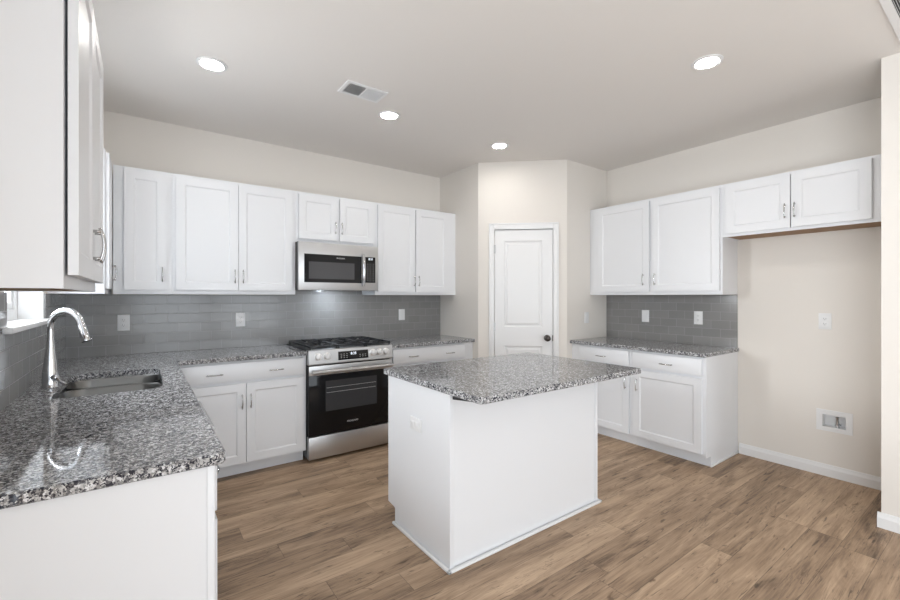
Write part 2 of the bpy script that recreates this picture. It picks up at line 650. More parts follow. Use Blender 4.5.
def panel_door(bm, x0, x1, z0, z1, yf, yb, holes, depth, slope):
    """slab from yf (front) to yb with sunk panels: holes are (x0,x1,z0,z1); raised field inside"""
    xs = sorted({x0, x1} | {h[0] for h in holes} | {h[1] for h in holes})
    zs = sorted({z0, z1} | {h[2] for h in holes} | {h[3] for h in holes})
    V = {}

    def v(x, y, z):
        k = (round(x, 5), round(y, 5), round(z, 5))
        if k not in V:
            V[k] = bm.verts.new((x, y, z))
        return V[k]

    def inside(cx, cz):
        return any(h[0] < cx < h[1] and h[2] < cz < h[3] for h in holes)
    for i in range(len(xs) - 1):
        for j in range(len(zs) - 1):
            if not inside((xs[i] + xs[i + 1]) / 2, (zs[j] + zs[j + 1]) / 2):
                bm.faces.new((v(xs[i], yf, zs[j]), v(xs[i + 1], yf, zs[j]), v(xs[i + 1], yf, zs[j + 1]), v(xs[i], yf, zs[j + 1])))
    for h in holes:
        loops = []
        for ins, dep in slope:
            loops.append([v(h[0] + ins, yf + dep * depth, h[2] + ins), v(h[1] - ins, yf + dep * depth, h[2] + ins),
                          v(h[1] - ins, yf + dep * depth, h[3] - ins), v(h[0] + ins, yf + dep * depth, h[3] - ins)])
        for a, b in zip(loops, loops[1:]):
            for k in range(4):
                bm.faces.new((a[k], a[(k + 1) % 4], b[(k + 1) % 4], b[k]))
        bm.faces.new(loops[-1])
    # sides and back, following the same splits
    for i in range(len(xs) - 1):
        for z in (z0, z1):
            bm.faces.new((v(xs[i], yf, z), v(xs[i + 1], yf, z), v(xs[i + 1], yb, z), v(xs[i], yb, z)))
    for j in range(len(zs) - 1):
        for x in (x0, x1):
            bm.faces.new((v(x, yf, zs[j]), v(x, yf, zs[j + 1]), v(x, yb, zs[j + 1]), v(x, yb, zs[j])))
    back = [v(x, yb, z0) for x in xs] + [v(x1, yb, z) for z in zs[1:]] + [v(x, yb, z1) for x in reversed(xs[:-1])] + [v(x0, yb, z) for z in reversed(zs[1:-1])]
    bm.faces.new(back)


bm = nb()
panel_door(bm, D0 + 0.011, D1 - 0.011, 0.012, DZ - 0.013, 0.004, 0.040,
           [(0.268, 0.660, 1.045, 1.940), (0.268, 0.660, 0.215, 0.850)], 0.010, [(0, 0), (0.012, 0.9), (0.022, 1.0), (0.040, 0.25)])
obj('door_slab', bm, 'trim', d)
bm = nb()
lathe(bm, [(0.002, 0.004), (0.032, 0.003), (0.033, -0.004), (0.022, -0.010), (0.012, -0.014), (0.012, -0.034), (0.024, -0.040),
           (0.031, -0.052), (0.029, -0.066), (0.016, -0.074), (0.002, -0.075)], (0.708, 0.0, 0.935), 'y')
tag(obj('door_knob', bm, 'bronze', d, True), 'dark bronze round door knob', None)
bm = nb()
box(bm, D1 - 0.016, D1 - 0.004, -0.004, 0.006, 0.905, 0.965)
obj('latch_plate', bm, 'bronze', d)
for z in (1.855, 1.045, 0.235):
    bm = nb()
    tube(bm, [(D0 + 0.006, -0.007, z - 0.045), (D0 + 0.006, -0.007, z + 0.045)], 0.007, 10)
    box(bm, D0 + 0.006, D0 + 0.020, -0.003, 0.004, z - 0.045, z + 0.045)
    obj('hinge', bm, 'steel', d, True)


# baseboards
def baseboard(name, pts_axis, a, b, face, sign, label, h=0.088):
    """runs along pts_axis ('x' or 'y') from a to b; face is the wall plane, sign the way it stands out"""
    prof = [(0, 0), (0.016, 0), (0.016, h - 0.030), (0.010, h - 0.014), (0.007, h), (0, h)]
    pr = [(face + sign * (q[0] + 0.0005), q[1]) for q in prof]
    bm = nb()
    prism(bm, pr, 1 if pts_axis == 'y' else 0, a, b)
    return structure(name, bm, 'trim', label, 'baseboard')


baseboard('baseboard_right', 'y', SY + 0.002, -2.622, W, -1, 'white baseboard at the foot of the fridge space wall')
baseboard('baseboard_end', 'y', -7.98, SY + 0.016, SX, -1, 'white baseboard at the foot of the far right wall end')
bm = nb()
for a, b in ((0.004, D0 - CW + 0.004), (D1 + CW - 0.004, DL - 0.004)):
    box(bm, a, b, -0.016, -0.0005, 0, 0.090, 0.003)
o = thing('baseboard_pantry', 'white baseboard pieces either side of the pantry door', 'baseboard', (PX, PY, 0), DA, kind='structure')
obj('board', bm, 'trim', o, True)

# window over the sink
wn = thing('window_1', 'bright white-framed window over the sink', 'window', (0, WY0, WZ0), 0, kind='structure')
wl = WY1 - WY0
wh = WZ1 - WZ0
bm = nb()
FR = 0.045
xo0, xo1 = -0.145, -0.105
for y0, y1, z0, z1 in ((0.001, FR, 0.02, wh - 0.001), (wl - FR, wl - 0.001, 0.02, wh - 0.001), (FR, wl - FR, 0.02, 0.02 + FR + 0.01), (FR, wl - FR, wh - FR, wh - 0.001)):
    box(bm, xo0, xo1, y0, y1, z0, z1, 0.003)
obj('window_frame', bm, 'trim', wn, True)
bm = nb()
s = 0.035
y0, y1, z0, z1 = FR + 0.001, wl - FR - 0.001, 0.078, wh - FR - 0.002
zm = (z0 + z1) / 2
for a in ((y0, y0 + s, z0, z1), (y1 - s, y1, z0, z1), (y0 + s, y1 - s, z0, z0 + s), (y0 + s, y1 - s, z1 - s, z1), (y0 + s, y1 - s, zm - 0.02, zm + 0.02)):
    box(bm, xo0 + 0.006, xo1 - 0.010, *a, 0.003)
obj('sash', bm, 'trim', wn, True)
bx('pane', 'glass', wn, -0.131, -0.127, y0 + s, y1 - s, z0 + s, z1 - s)
# drywall-return liner painted white
bm = nb()
box(bm, -0.104, -0.0005, 0.0005, 0.004, 0.02, wh - 0.0005)
box(bm, -0.104, -0.0005, wl - 0.004, wl - 0.0005, 0.02, wh - 0.0005)
box(bm, -0.104, -0.0005, 0.004, wl - 0.004, wh - 0.004, wh - 0.0005)
obj('jamb_liner', bm, 'trim', wn)
bm = nb()
box(bm, -0.145, 0.0, 0.001, wl - 0.001, 0.0005, 0.02)
box(bm, 0.0085, 0.042, -0.085, wl + 0.06, -0.004, 0.02, 0.006)
box(bm, -0.004, 0.012, 0.002, wl - 0.002, 0.001, 0.02)
obj('window_sill', bm, 'trim', wn, True)

# tiled backsplashes
bm = nb()
box(bm, 0.0085, PX - 0.001, -0.0085, -0.0005, CT + 0.0005, ZB - 0.001)
box(bm, 1.545, 2.303, -0.0085, -0.0005, ZB - 0.001, 1.60)
structure('trim_2', bm, 'tile_x', 'glossy grey subway tile backsplash along the back wall', 'backsplash')
bm = nb()
box(bm, 0.0005, 0.0085, -2.757, -0.0005, CT + 0.0005, WZ0 - 0.005)
box(bm, 0.0005, 0.0085, -2.757, WY0, WZ0 - 0.005, ZB - 0.001)
box(bm, 0.0005, 0.0085, WY1, -0.0005, WZ0 - 0.005, ZB - 0.001)
structure('trim_3', bm, 'tile_y', 'glossy grey subway tile backsplash under the sink window', 'backsplash')
structure('trim_4', box(nb(), W - 0.0085, W - 0.0005, -2.606, QY - 0.001, CT + 0.0005, ZB - 0.001), 'tile_y',
          'glossy dark grey subway tile backsplash between the right cabinets', 'backsplash')


# ---------------------------------------------------------------- cabinets
def handle_mesh(name, vertical):
    """bowed bar pull, 11 cm long, standing out to -y; centre at the origin"""
    bm = nb()
    n = 12
    pts = []
    for i in range(n + 1):
        t = -1 + 2 * i / n
        a = t * 0.054
        out = -0.016 - 0.010 * (1 - t * t)
        pts.append((0, out, a) if vertical else (a, out, 0))
    tube(bm, pts, 0.0042, 8)
    for s_ in (-1, 1):
        a = s_ * 0.043
        p0 = (0, 0.0, a) if vertical else (a, 0.0, 0)
        p1 = (0, -0.020, a) if vertical else (a, -0.020, 0)
        tube(bm, [p0, p1], 0.0048, 8)
    bmesh.ops.recalc_face_normals(bm, faces=bm.faces[:])
    me = bpy.data.meshes.new(name)
    bm.to_mesh(me)
    bm.free()
    me.materials.append(M['nickel'])
    for p in me.polygons:
        p.use_smooth = True
    return me


HV, HH = handle_mesh('handle_upright', True), handle_mesh('handle_level', False)


def handle(parent, x, y, z, vertical=True):
    o = bpy.data.objects.new('handle', HV if vertical else HH)
    C.objects.link(o)
    o.parent = parent
    o.location = (x, y, z)
    return o


RAIL = 0.058


def shaker(parent, x0, x1, z0, z1, yback, hx=None, hz=None, t=0.020):
    bm = nb()
    panel_door(bm, x0, x1, z0, z1, yback - t, yback, [(x0 + RAIL, x1 - RAIL, z0 + RAIL, z1 - RAIL)], 0.0065,
               [(0, 0), (0.010, 1.0)])
    o = obj('door', bm, 'white', parent)
    if hx is not None:
        handle(o, hx, yback - t, hz)
    return o


def slab(parent, x0, x1, z0, z1, yback, hxs, hz, t=0.020):
    bm = nb()
    box(bm, x0, x1, yback - t, yback, z0, z1, 0.003)
    o = obj('drawer', bm, 'white', parent, True)
    for hx in hxs:
        handle(o, hx, yback - t, hz, False)
    return o


def upper(label, loc, rotz, w, doors, z0=ZB, z1=ZT, depth=0.305, wood=False, gap=0.002, zd=None, hz=1.523, group='wall cabinets'):
    """doors: list of (x0, x1, handle_x or None); local x runs along the wall, front faces -y, back at y=0"""
    t = thing('wall_cabinet', label, 'cabinet', loc, rotz, group)
    bm = nb()
    lip = 0.005 if wood else 0.016
    box(bm, 0, w, -depth, -0.0005, z0 + lip, z1)
    box(bm, 0, 0.016, -depth, -0.0005, z0, z0 + lip)
    box(bm, w - 0.016, w, -depth, -0.0005, z0, z0 + lip)
    box(bm, 0.016, w - 0.016, -depth, -depth + 0.019, z0, z0 + lip)
    obj('cabinet_body', bm, 'white', t)
    u = bx('bottom_panel', 'raw_wood' if wood else 'white', t, 0.017, w - 0.017, -depth + 0.020, -0.001, z0 + lip - 0.0025, z0 + lip - 0.0005)
    if wood:
        u['label'] = 'unpainted brown wood underside'
    a, b = zd if zd else (z0 + 0.033, z1 - 0.022)
    for x0, x1, hx in doors:
        shaker(t, x0, x1, a, b, -depth - gap, hx, hz)
    return t


# back wall, from the left
g = 'wall cabinets along the back wall'
upper('narrow white wall cabinet in the left corner with a single door', (0.2865, -0.0005, 0), 0, 0.3475, [(0.0615, 0.3135, 0.2875)], group=g)
upper('wide white wall cabinet left of the microwave with two tall doors', (0.635, -0.0005, 0), 0, 0.906,
      [(0.023, 0.4475, 0.4225), (0.4505, 0.876, 0.4835)], group=g)
upper('short white wall cabinet above the microwave with two small doors', (1.542, -0.0005, 0), 0, 0.765,
      [(0.025, 0.375, 0.354), (0.400, 0.746, 0.416)], z0=1.842, hz=1.992, group=g)
u4 = upper('wide white wall cabinet between the microwave and the pantry wall', (2.308, -0.0005, 0), 0, 0.991,
           [(0.024, 0.450, 0.436), (0.462, 0.874, 0.492)], group=g)

# left wall
g = 'wall cabinets beside the sink window'
near = upper('large near white wall cabinet at the top left edge, its end panel towards us', (0.0005, -2.760, 0), PI / 2, 0.850,
             [(0.016, 0.422, 0.394), (0.425, 0.834, 0.452)], depth=0.301, wood=True, gap=0.006, group=g)
far = upper('white wall cabinet past the sink window, seen edge-on in the corner', (0.0005, -0.700, 0), PI / 2, 0.699,
            [(0.016, 0.340, 0.312)], depth=0.262, group=g)

# right wall: local x runs towards the camera
g = 'wall cabinets along the right wall'
upper('white wall cabinet with two tall doors above the right worktop', (W - 0.0005, -1.322, 0), -PI / 2, 1.283,
      [(0.104, 0.662, 0.610), (0.690, 1.266, 0.722)], group=g)
upper('short white wall cabinet over the empty fridge space with two wide doors', (W - 0.0005, -2.606, 0), -PI / 2, 0.974,
      [(0.030, 0.457, 0.428), (0.464, 0.890, 0.486)], z0=1.852, wood=True, zd=(1.874, 2.272), hz=1.998, group=g)


def base(label, loc, rotz, w, drawers, doors, ends=(False, False), depth=0.610, group='base cabinets', hz=0.574, zsplit=(0.708, 0.732)):
    t = thing('base_cabinet', label, 'cabinet', loc, rotz, group)
    top = CT - TH - 0.001
    bm = nb()
    box(bm, 0, w, -depth, -0.0005, 0.100, top)
    obj('cabinet_body', bm, 'white', t)
    bm = nb()
    box(bm, 0.0, w, -depth + 0.078, -0.001, 0.0, 0.0995)
    obj('toe_kick', bm, 'white', t)
    for x0, x1, hx in doors:
        shaker(t, x0, x1, 0.112, zsplit[0], -depth - 0.002, hx, hz)
    for x0, x1, hxs in drawers:
        slab(t, x0, x1, zsplit[1], 0.864, -depth - 0.002, hxs, 0.790)
    return t


g = 'base cabinets along the back wall'
base('white base cabinet left of the range with one wide drawer over two doors', (0.637, -0.0005, 0), 0, 0.901,
     [(0.018, 0.880, (0.238, 0.664))], [(0.018, 0.448, 0.421), (0.452, 0.880, 0.480)], group=g)
base('white base cabinet right of the range against the pantry wall, mostly hidden by the island', (2.308, -0.0005, 0), 0, 0.991,
     [(0.026, 0.870, (0.242, 0.672))], [(0.026, 0.446, 0.416), (0.450, 0.870, 0.480)], group=g)

g = 'base cabinets along the left wall'
nearb = base('near white base cabinet at the bottom left with a plain end panel towards us', (0.0005, -2.724, 0), PI / 2, 0.420,
             [(0.016, 0.404, (0.210,))], [(0.016, 0.404, 0.374)], group=g, depth=0.608)
bm = nb()
box(bm, -0.014, -0.001, -0.601, -0.0005, 0.0, CT - TH - 0.001)
box(bm, -0.018, -0.001, -0.620, -0.600, 0.0, CT - TH - 0.001, 0.002)
obj('end_panel', bm, 'white', nearb, True)
# sink base: an open-topped carcass so that the bowls hang free in it
t = thing('base_cabinet', 'white sink base cabinet under the sink, turned away behind the worktop edge', 'cabinet', (0.0005, -1.690, 0), PI / 2, g)
bm = nb()
top = CT - TH - 0.001
box(bm, 0, 0.018, -0.610, -0.0005, 0.100, top)
box(bm, 0.842, 0.860, -0.610, -0.0005, 0.100, top)
box(bm, 0.018, 0.842, -0.610, -0.590, 0.100, top)
box(bm, 0.018, 0.842, -0.590, -0.0005, 0.100, 0.118)
obj('cabinet_body', bm, 'white', t)
bx('toe_kick', 'white', t, 0, 0.860, -0.532, -0.001, 0, 0.0995)
shaker(t, 0.016, 0.428, 0.112, 0.708, -0.612, 0.400, 0.574)
shaker(t, 0.432, 0.844, 0.112, 0.708, -0.612, 0.460, 0.574)
slab(t, 0.016, 0.844, 0.732, 0.864, -0.612, (), 0.79)
t = thing('corner_cabinet', 'white blind corner base cabinet between the sink and range runs', 'cabinet', (0.0005, -0.829, 0), PI / 2, g)
bx('cabinet_body', 'white', t, 0, 0.828, -0.610, -0.0005, 0.100, top)
bx('toe_kick', 'white', t, 0, 0.290, -0.532, -0.001, 0, 0.0995)

g = 'base cabinets along the right wall'
base('white base cabinet on the right beside the pantry wall, one drawer over one door', (W - 0.0005, -1.322, 0), -PI / 2, 0.657,
     [(0.104, 0.636, (0.360,))], [(0.104, 0.638, 0.611)], group=g)
rb = base('white base cabinet on the right beside the fridge space, one drawer over one door', (W - 0.0005, -1.980, 0), -PI / 2, 0.619,
          [(0.020, 0.600, (0.325,))], [(0.026, 0.600, 0.062)], group=g)
bm = nb()
prism(bm, [(-0.612, 0.085), (-0.612, top), (-0.0005, top), (-0.0005, 0.0), (-0.534, 0.0), (-0.534, 0.085)], 0, 0.6195, 0.629)
obj('end_panel', bm, 'white', rb)
bm = nb()
box(bm, 0.6295, 0.640, -0.545, -0.001, 0.0, 0.018, 0.004)
obj('shoe_moulding', bm, 'trim', rb, True)


# ---------------------------------------------------------------- worktops
def rounded(poly, radii, n=7):
    out = []
    m_ = len(poly)
    for i, p in enumerate(poly):
        r = radii[i]
        p = Vector(p)
        if r <= 0:
            out.append((p.x, p.y))
            continue
        a = (Vector(poly[i - 1]) - p).normalized()
        b = (Vector(poly[(i + 1) % m_]) - p).normalized()
        ang = a.angle(b)
        L = r / math.tan(ang / 2)
        c = p + (a + b).normalized() * (r / math.sin(ang / 2))
        s0, s1 = p + a * L, p + b * L
        a0 = math.atan2(s0.y - c.y, s0.x - c.x)
        a1 = math.atan2(s1.y - c.y, s1.x - c.x)
        da = (a1 - a0 + PI) % (2 * PI) - PI
        for k in range(n + 1):
            an = a0 + da * k / n
            out.append((c.x + r * math.cos(an), c.y + r * math.sin(an)))
    return out


def offset_in(poly, d):
    """move each point of a counter-clockwise polygon inwards by d (small d)"""
    n = len(poly)
    out = []
    for i in range(n):
        p0, p, p1 = Vector(poly[i - 1]), Vector(poly[i]), Vector(poly[(i + 1) % n])
        e0, e1 = (p - p0).normalized(), (p1 - p).normalized()
        n0, n1 = Vector((-e0.y, e0.x)), Vector((-e1.y, e1.x))
        b = (n0 + n1)
        b = b / max(b.length_squared, 1e-6) * 2
        out.append((p.x + b.x * d, p.y + b.y * d))
    return out


def slab_top(bm, outer, z0, z1, hole=None, ease=0.004):
    """stone slab with eased top and bottom edges; outer counter-clockwise, hole counter-clockwise"""
    rings = [(offset_in(outer, ease), z0), (outer, z0 + ease), (outer, z1 - ease), (offset_in(outer, ease), z1)]
    R = [[bm.verts.new((x, y, z)) for x, y in ps] for ps, z in rings]
    n = len(outer)
    for a, b in zip(R, R[1:]):
        for k in range(n):
            bm.faces.new((a[k], a[(k + 1) % n], b[(k + 1) % n], b[k]))
    hl = hh = None
    if hole:
        hl = [bm.verts.new((x, y, z0)) for x, y in hole]
        hh = [bm.verts.new((x, y, z1)) for x, y in hole]
        for k in range(len(hole)):
            j = (k + 1) % len(hole)
            bm.faces.new((hl[k], hl[j], hh[j], hh[k]))
    for ring, hr in ((R[0], hl), (R[-1], hh)):
        loops = [[v.co.copy() for v in ring]]
        vs = list(ring)
        if hr:
            loops.append([v.co.copy() for v in reversed(hr)])
            vs += list(reversed(hr))
        for tri in tessellate_polygon(loops):
            try:
                bm.faces.new([vs[i] for i in tri])
            except ValueError:
                pass


SX0, SX1, SY0, SY1 = 0.128, 0.540, -1.615, -0.905       # sink cut-out
hole = rounded([(SX0, SY0), (SX1, SY0), (SX1, SY1), (SX0, SY1)], [0.055, 0.09, 0.10, 0.10], 10)
bm = nb()
outer = rounded([(0.001, -2.757), (0.648, -2.757), (0.648, -0.648), (1.539, -0.648), (1.539, -0.001), (0.001, -0.001)],
                [0, 0.022, 0.006, 0, 0, 0])
slab_top(bm, outer, CT - TH, CT, hole)
tag(obj('countertop', bm, 'granite', None, True), 'L-shaped speckled grey granite worktop holding the sink', 'worktop', 'granite worktops')
bm = nb()
slab_top(bm, [(2.309, -0.648), (PX - 0.001, -0.648), (PX - 0.001, -0.001), (2.309, -0.001)], CT - TH, CT)
tag(obj('countertop', bm, 'granite', None, True), 'short grey granite worktop between the range and pantry wall', 'worktop', 'granite worktops')
bm = nb()
slab_top(bm, rounded([(W - 0.648, -2.618), (W - 0.001, -2.618), (W - 0.001, QY - 0.001), (W - 0.648, QY - 0.001)], [0.012, 0, 0, 0]), CT - TH, CT)
tag(obj('countertop', bm, 'granite', None, True), 'grey granite worktop on the right-hand cabinets beside the fridge space', 'worktop', 'granite worktops')

# ---------------------------------------------------------------- island
IX0, IX1, IY0, IY1 = 1.682, 2.890, -2.420, -1.775
isl = thing('kitchen_island', 'white panelled kitchen island standing in the middle of the plank floor', 'island', (IX0, IY0, 0))
iw, idp = IX1 - IX0, IY1 - IY0
bm = nb()
box(bm, 0.012, iw - 0.012, 0.014, idp - 0.02, 0.100, top)
obj('cabinet_body', bm, 'white', isl)
bx('toe_kick', 'white', isl, 0.012, iw - 0.012, 0.016, idp - 0.090, 0.0, 0.0995)
bx('back_panel', 'white', isl, 0.011, iw - 0.011, 0.003, 0.013, 0.0, top)
for x0, x1 in ((0.0, 0.0105), (iw - 0.0105, iw)):
    bm = nb()
    prism(bm, [(0.003, 0), (idp - 0.085, 0), (idp - 0.085, 0.085), (idp - 0.078, 0.092), (idp, 0.100), (idp, top), (0.003, top)], 0, x0, x1)
    obj('end_panel', bm, 'white', isl)
for x0, x1 in ((-0.002, 0.024), (iw - 0.024, iw + 0.002)):
    bx('corner_strip', 'white', isl, x0, x1, -0.003, 0.0025, 0.0, top, 0.002)
bm = nb()
box(bm, -0.022, iw + 0.022, -0.024, -0.0035, 0.0, 0.015, 0.005)
box(bm, -0.022, -0.0025, -0.024, idp - 0.085, 0.0, 0.015, 0.005)
box(bm, iw + 0.0025, iw + 0.022, -0.024, idp - 0.085, 0.0, 0.015, 0.005)
obj('shoe_moulding', bm, 'trim', isl, True)
# doors and drawers on the side towards the range (turned: front faces +y)


def flip_front(bm):
    """turn geometry built for a -y front into a +y front at the island's far side"""
    bmesh.ops.rotate(bm, verts=bm.verts[:], cent=(iw / 2, 0, 0), matrix=Matrix.Rotation(PI, 3, 'Z'))
    bmesh.ops.translate(bm, verts=bm.verts[:], vec=(0, idp - 0.02, 0))


cw_ = (iw - 0.05) / 3
for k in range(3):
    xa, xb = 0.025 + k * cw_ + 0.008, 0.025 + (k + 1) * cw_ - 0.008
    bm = nb()
    panel_door(bm, xa, xb, 0.112, 0.708, -0.022, -0.002, [(xa + RAIL, xb - RAIL, 0.112 + RAIL, 0.708 - RAIL)], 0.009, [(0, 0), (0.004, 0.5), (0.009, 1.0)])
    flip_front(bm)
    o = obj('door', bm, 'white', isl)
    h = handle(o, iw - (xb - 0.03), idp + 0.002, 0.574)
    h.rotation_euler = (0, 0, PI)
    bm = nb()
    box(bm, xa, xb, -0.022, -0.002, 0.732, 0.864, 0.003)
    flip_front(bm)
    o = obj('drawer', bm, 'white', isl, True)
    h = handle(o, iw - (xa + xb) / 2, idp + 0.002, 0.790, False)
    h.rotation_euler = (0, 0, PI)
# black steel brackets carrying the overhang
for x in (0.060, iw - 0.10):
    bm = nb()
    prism(bm, [(0.0025, top - 0.0005), (0.0025, top - 0.032), (-0.004, top - 0.032), (-0.19, top - 0.010), (-0.19, top - 0.0005)], 0, x - 0.045, x + 0.045)
    tag(obj('support_bracket', bm, 'black', isl), 'black steel support bracket under the overhang', None)
# outlet on the end panel
bm = nb()
ox, oy = -2.105 - IY0, 0.652
box(bm, -0.007, -0.0005, ox - 0.058, ox + 0.058, oy - 0.036, oy + 0.036, 0.002)
op = obj('outlet_plate', bm, 'plastic', isl, True)
for s_ in (-1, 1):
    bm = nb()
    box(bm, -0.010, -0.0065, ox + s_ * 0.022 - 0.015, ox + s_ * 0.022 + 0.015, oy - 0.016, oy + 0.016, 0.002)
    obj('receptacle', bm, 'plastic', op, True)

bm = nb()
slab_top(bm, rounded([(1.655, -2.690), (2.960, -2.690), (2.960, -1.735), (1.655, -1.735)], [0.03, 0.012, 0.02, 0.04]), CT - TH, CT)
tag(obj('countertop', bm, 'granite', None, True), 'rectangular speckled granite top on the white island, overhanging towards us', 'worktop', 'granite worktops')

# ---------------------------------------------------------------- sink and faucet
sk = thing('kitchen_sink', 'stainless double-bowl sink set under the granite worktop', 'sink', ((SX0 + SX1) / 2, (SY0 + SY1) / 2, CT - TH))
hx_, hy_ = (SX1 - SX0) / 2, (SY1 - SY0) / 2
DIV = -1.211 - (SY0 + SY1) / 2


def bowl(bm, x0, x1, y0, y1, depth, r):
    levels = [(0.0, -0.0015), (0.004, -0.010), (0.010, -depth * 0.55), (0.016, -depth * 0.88), (0.030, -depth * 0.98), (0.055, -depth)]
    rings = []
    for ins, z in levels:
        ps = rounded([(x0 + ins, y0 + ins), (x1 - ins, y0 + ins), (x1 - ins, y1 - ins), (x0 + ins, y1 - ins)], [max(r - ins * 0.5, 0.02)] * 4, 8)
        rings.append([bm.verts.new((x, y, z)) for x, y in ps])
    for a, b in zip(rings, rings[1:]):
        n = len(a)
        for k in range(n):
            bm.faces.new((a[k], b[k], b[(k + 1) % n], a[(k + 1) % n]))
    bm.faces.new(rings[-1])
    # outer skin for thickness
    outs = []
    for ins, z in ((-0.003, -0.0015), (0.012, -depth * 0.9), (0.05, -depth - 0.003)):
        ps = rounded([(x0 + ins, y0 + ins), (x1 - ins, y0 + ins), (x1 - ins, y1 - ins), (x0 + ins, y1 - ins)], [max(r - ins * 0.5, 0.02)] * 4, 8)
        outs.append([bm.verts.new((x, y, z)) for x, y in ps])
    n = len(outs[0])
    for a, b in zip(outs, outs[1:]):
        for k in range(n):
            bm.faces.new((a[k], a[(k + 1) % n], b[(k + 1) % n], b[k]))
    bm.faces.new(outs[-1])
    for k in range(n):
        bm.faces.new((rings[0][k], rings[0][(k + 1) % n], outs[0][(k + 1) % n], outs[0][k]))


for y0, y1 in ((-hy_ + 0.003, DIV - 0.010), (DIV + 0.010, hy_ - 0.003)):
    bm = nb()
    bowl(bm, -hx_ + 0.003, hx_ - 0.003, y0, y1, 0.19, 0.085)
    b_ = obj('bowl', bm, 'sink_steel', sk, True, 50)
    bm = nb()
    lathe(bm, [(0.002, -0.188), (0.030, -0.187), (0.042, -0.1865), (0.044, -0.1895)], (0.0, (y0 + y1) / 2, 0), 'z')
    obj('drain', bm, 'chrome', b_, True)
bm = nb()
box(bm, -hx_ + 0.012, hx_ - 0.012, DIV - 0.011, DIV + 0.011, -0.022, -0.006, 0.005)
obj('divider', bm, 'knob_steel', sk, True)

fc = thing('faucet', 'tall chrome gooseneck faucet behind the sink', 'faucet', (0.093, -1.304, CT))
bm = nb()
lathe(bm, [(0.002, 0.0005), (0.034, 0.0005), (0.0345, 0.006), (0.032, 0.010), (0.0325, 0.04), (0.031, 0.08), (0.026, 0.13), (0.019, 0.185), (0.0165, 0.22), (0.0165, 0.235), (0.002, 0.236)], (0, 0, 0), 'z')
obj('faucet_body', bm, 'chrome', fc, True)
ph = math.radians(-42)
dx_, dy_ = math.cos(ph), math.sin(ph)
REACH = 0.180
pts = [(0, 0, 0.234), (0, 0, 0.26), (0, 0, 0.285)]
R_ = REACH / 2 * 0.92
for k in range(1, 15):
    a = PI - k * (PI * 0.93) / 14
    pts.append((dx_ * (R_ + R_ * math.cos(a)), dy_ * (R_ + R_ * math.cos(a)), 0.295 + R_ * math.sin(a)))
bm = nb()
tube(bm, pts, 0.0145, 16)
obj('spout', bm, 'chrome', fc, True, 60)
e0 = Vector(pts[-1])
dn = (Vector(pts[-1]) - Vector(pts[-2])).normalized()
bm = nb()
tube(bm, [e0, e0 + dn * 0.012, e0 + dn * 0.014, e0 + dn * 0.05, e0 + dn * 0.085, e0 + dn * 0.088], 0.013, 14, [0.0145, 0.0155, 0.0165, 0.0185, 0.0215, 0.0205])
hd = obj('spray_head', bm, 'chrome', fc, True, 60)
bm = nb()
tube(bm, [e0 + dn * 0.0875, e0 + dn * 0.091], 0.017, 14)
obj('nozzle', bm, 'black', hd, True)
bm = nb()
tube(bm, [(0.014, -0.024, 0.055), (0.026, -0.044, 0.055), (0.028, -0.048, 0.055)], 0.014, 12, [0.014, 0.014, 0.011])
tube(bm, [(0.026, -0.046, 0.053), (0.040, -0.054, 0.036), (0.064, -0.064, 0.022)], 0.0055, 10, [0.008, 0.006, 0.0045])
obj('lever', bm, 'chrome', fc, True)

# ---------------------------------------------------------------- range
RX0, RX1 = 1.5425, 2.3055
rw = RX1 - RX0
rg = thing('gas_range', 'stainless steel gas range with black glass oven door', 'range', (RX0, 0, 0))
bm = nb()
box(bm, 0.001, rw - 0.001, -0.610, -0.020, 0.030, 0.900)
obj('range_body', bm, 'black', rg)
for x in (0.06, rw - 0.06):
    for y in (-0.56, -0.08):
        bm = nb()
        lathe(bm, [(0.002, 0.0), (0.018, 0.0), (0.018, 0.0295), (0.002, 0.0295)], (x, y, 0), 'z', 14)
        obj('foot', bm, 'black', rg, True)
bm = nb()
box(bm, 0.0, rw, -0.655, -0.012, 0.9005, 0.920, 0.003)
obj('cooktop', bm, 'black', rg, True)
# control panel, leaning back slightly
bm = nb()
prism(bm, [(-0.611, 0.800), (-0.672, 0.800), (-0.676, 0.808), (-0.664, 0.916), (-0.656, 0.921), (-0.611, 0.921)], 0, 0.0, rw)
cp = obj('control_panel', bm, 'steel', rg)


def on_panel(z):
    """front plane of the leaning control panel"""
    return -0.676 + (z - 0.808) / (0.916 - 0.808) * 0.012


for x in (0.078, 0.152, 0.566, 0.630, 0.694):
    bm = nb()
    y = on_panel(0.866)
    lathe(bm, [(0.002, 0.001), (0.031, 0.001), (0.031, -0.004), (0.027, -0.006), (0.026, -0.026), (0.022, -0.030), (0.002, -0.030)], (x, y, 0.866), 'y', 20)
    box(bm, x - 0.004, x + 0.004, y - 0.036, y - 0.026, 0.848, 0.884, 0.001)
    obj('knob', bm, 'knob_steel', cp, True)
bm = nb()
prism(bm, [(on_panel(0.823) - 0.0015, 0.823), (on_panel(0.895) - 0.0015, 0.895), (on_panel(0.895) + 0.001, 0.895), (on_panel(0.823) + 0.001, 0.823)], 0, 0.248, 0.522)
disp = obj('display', bm, 'black_glass', cp)
lean = (PI / 2 - math.atan2(0.012, 0.108), 0, 0)
o = text_mesh('clock_digits', '8:33', 0.030, 'digits', disp, (0.385, on_panel(0.872) - 0.0022, 0.872), lean)
for cx_ in (0.275, 0.300, 0.325, 0.445, 0.470, 0.495):
    for cz_ in (0.842, 0.857, 0.872):
        if cx_ > 0.4 and cz_ > 0.86:
            continue
        yy = on_panel(cz_) - 0.0016
        bm = nb()
        box(bm, cx_ - 0.006, cx_ + 0.006, yy - 0.0006, yy, cz_ - 0.0015, cz_ + 0.0015)
        obj('key', bm, 'grey_mark', disp)
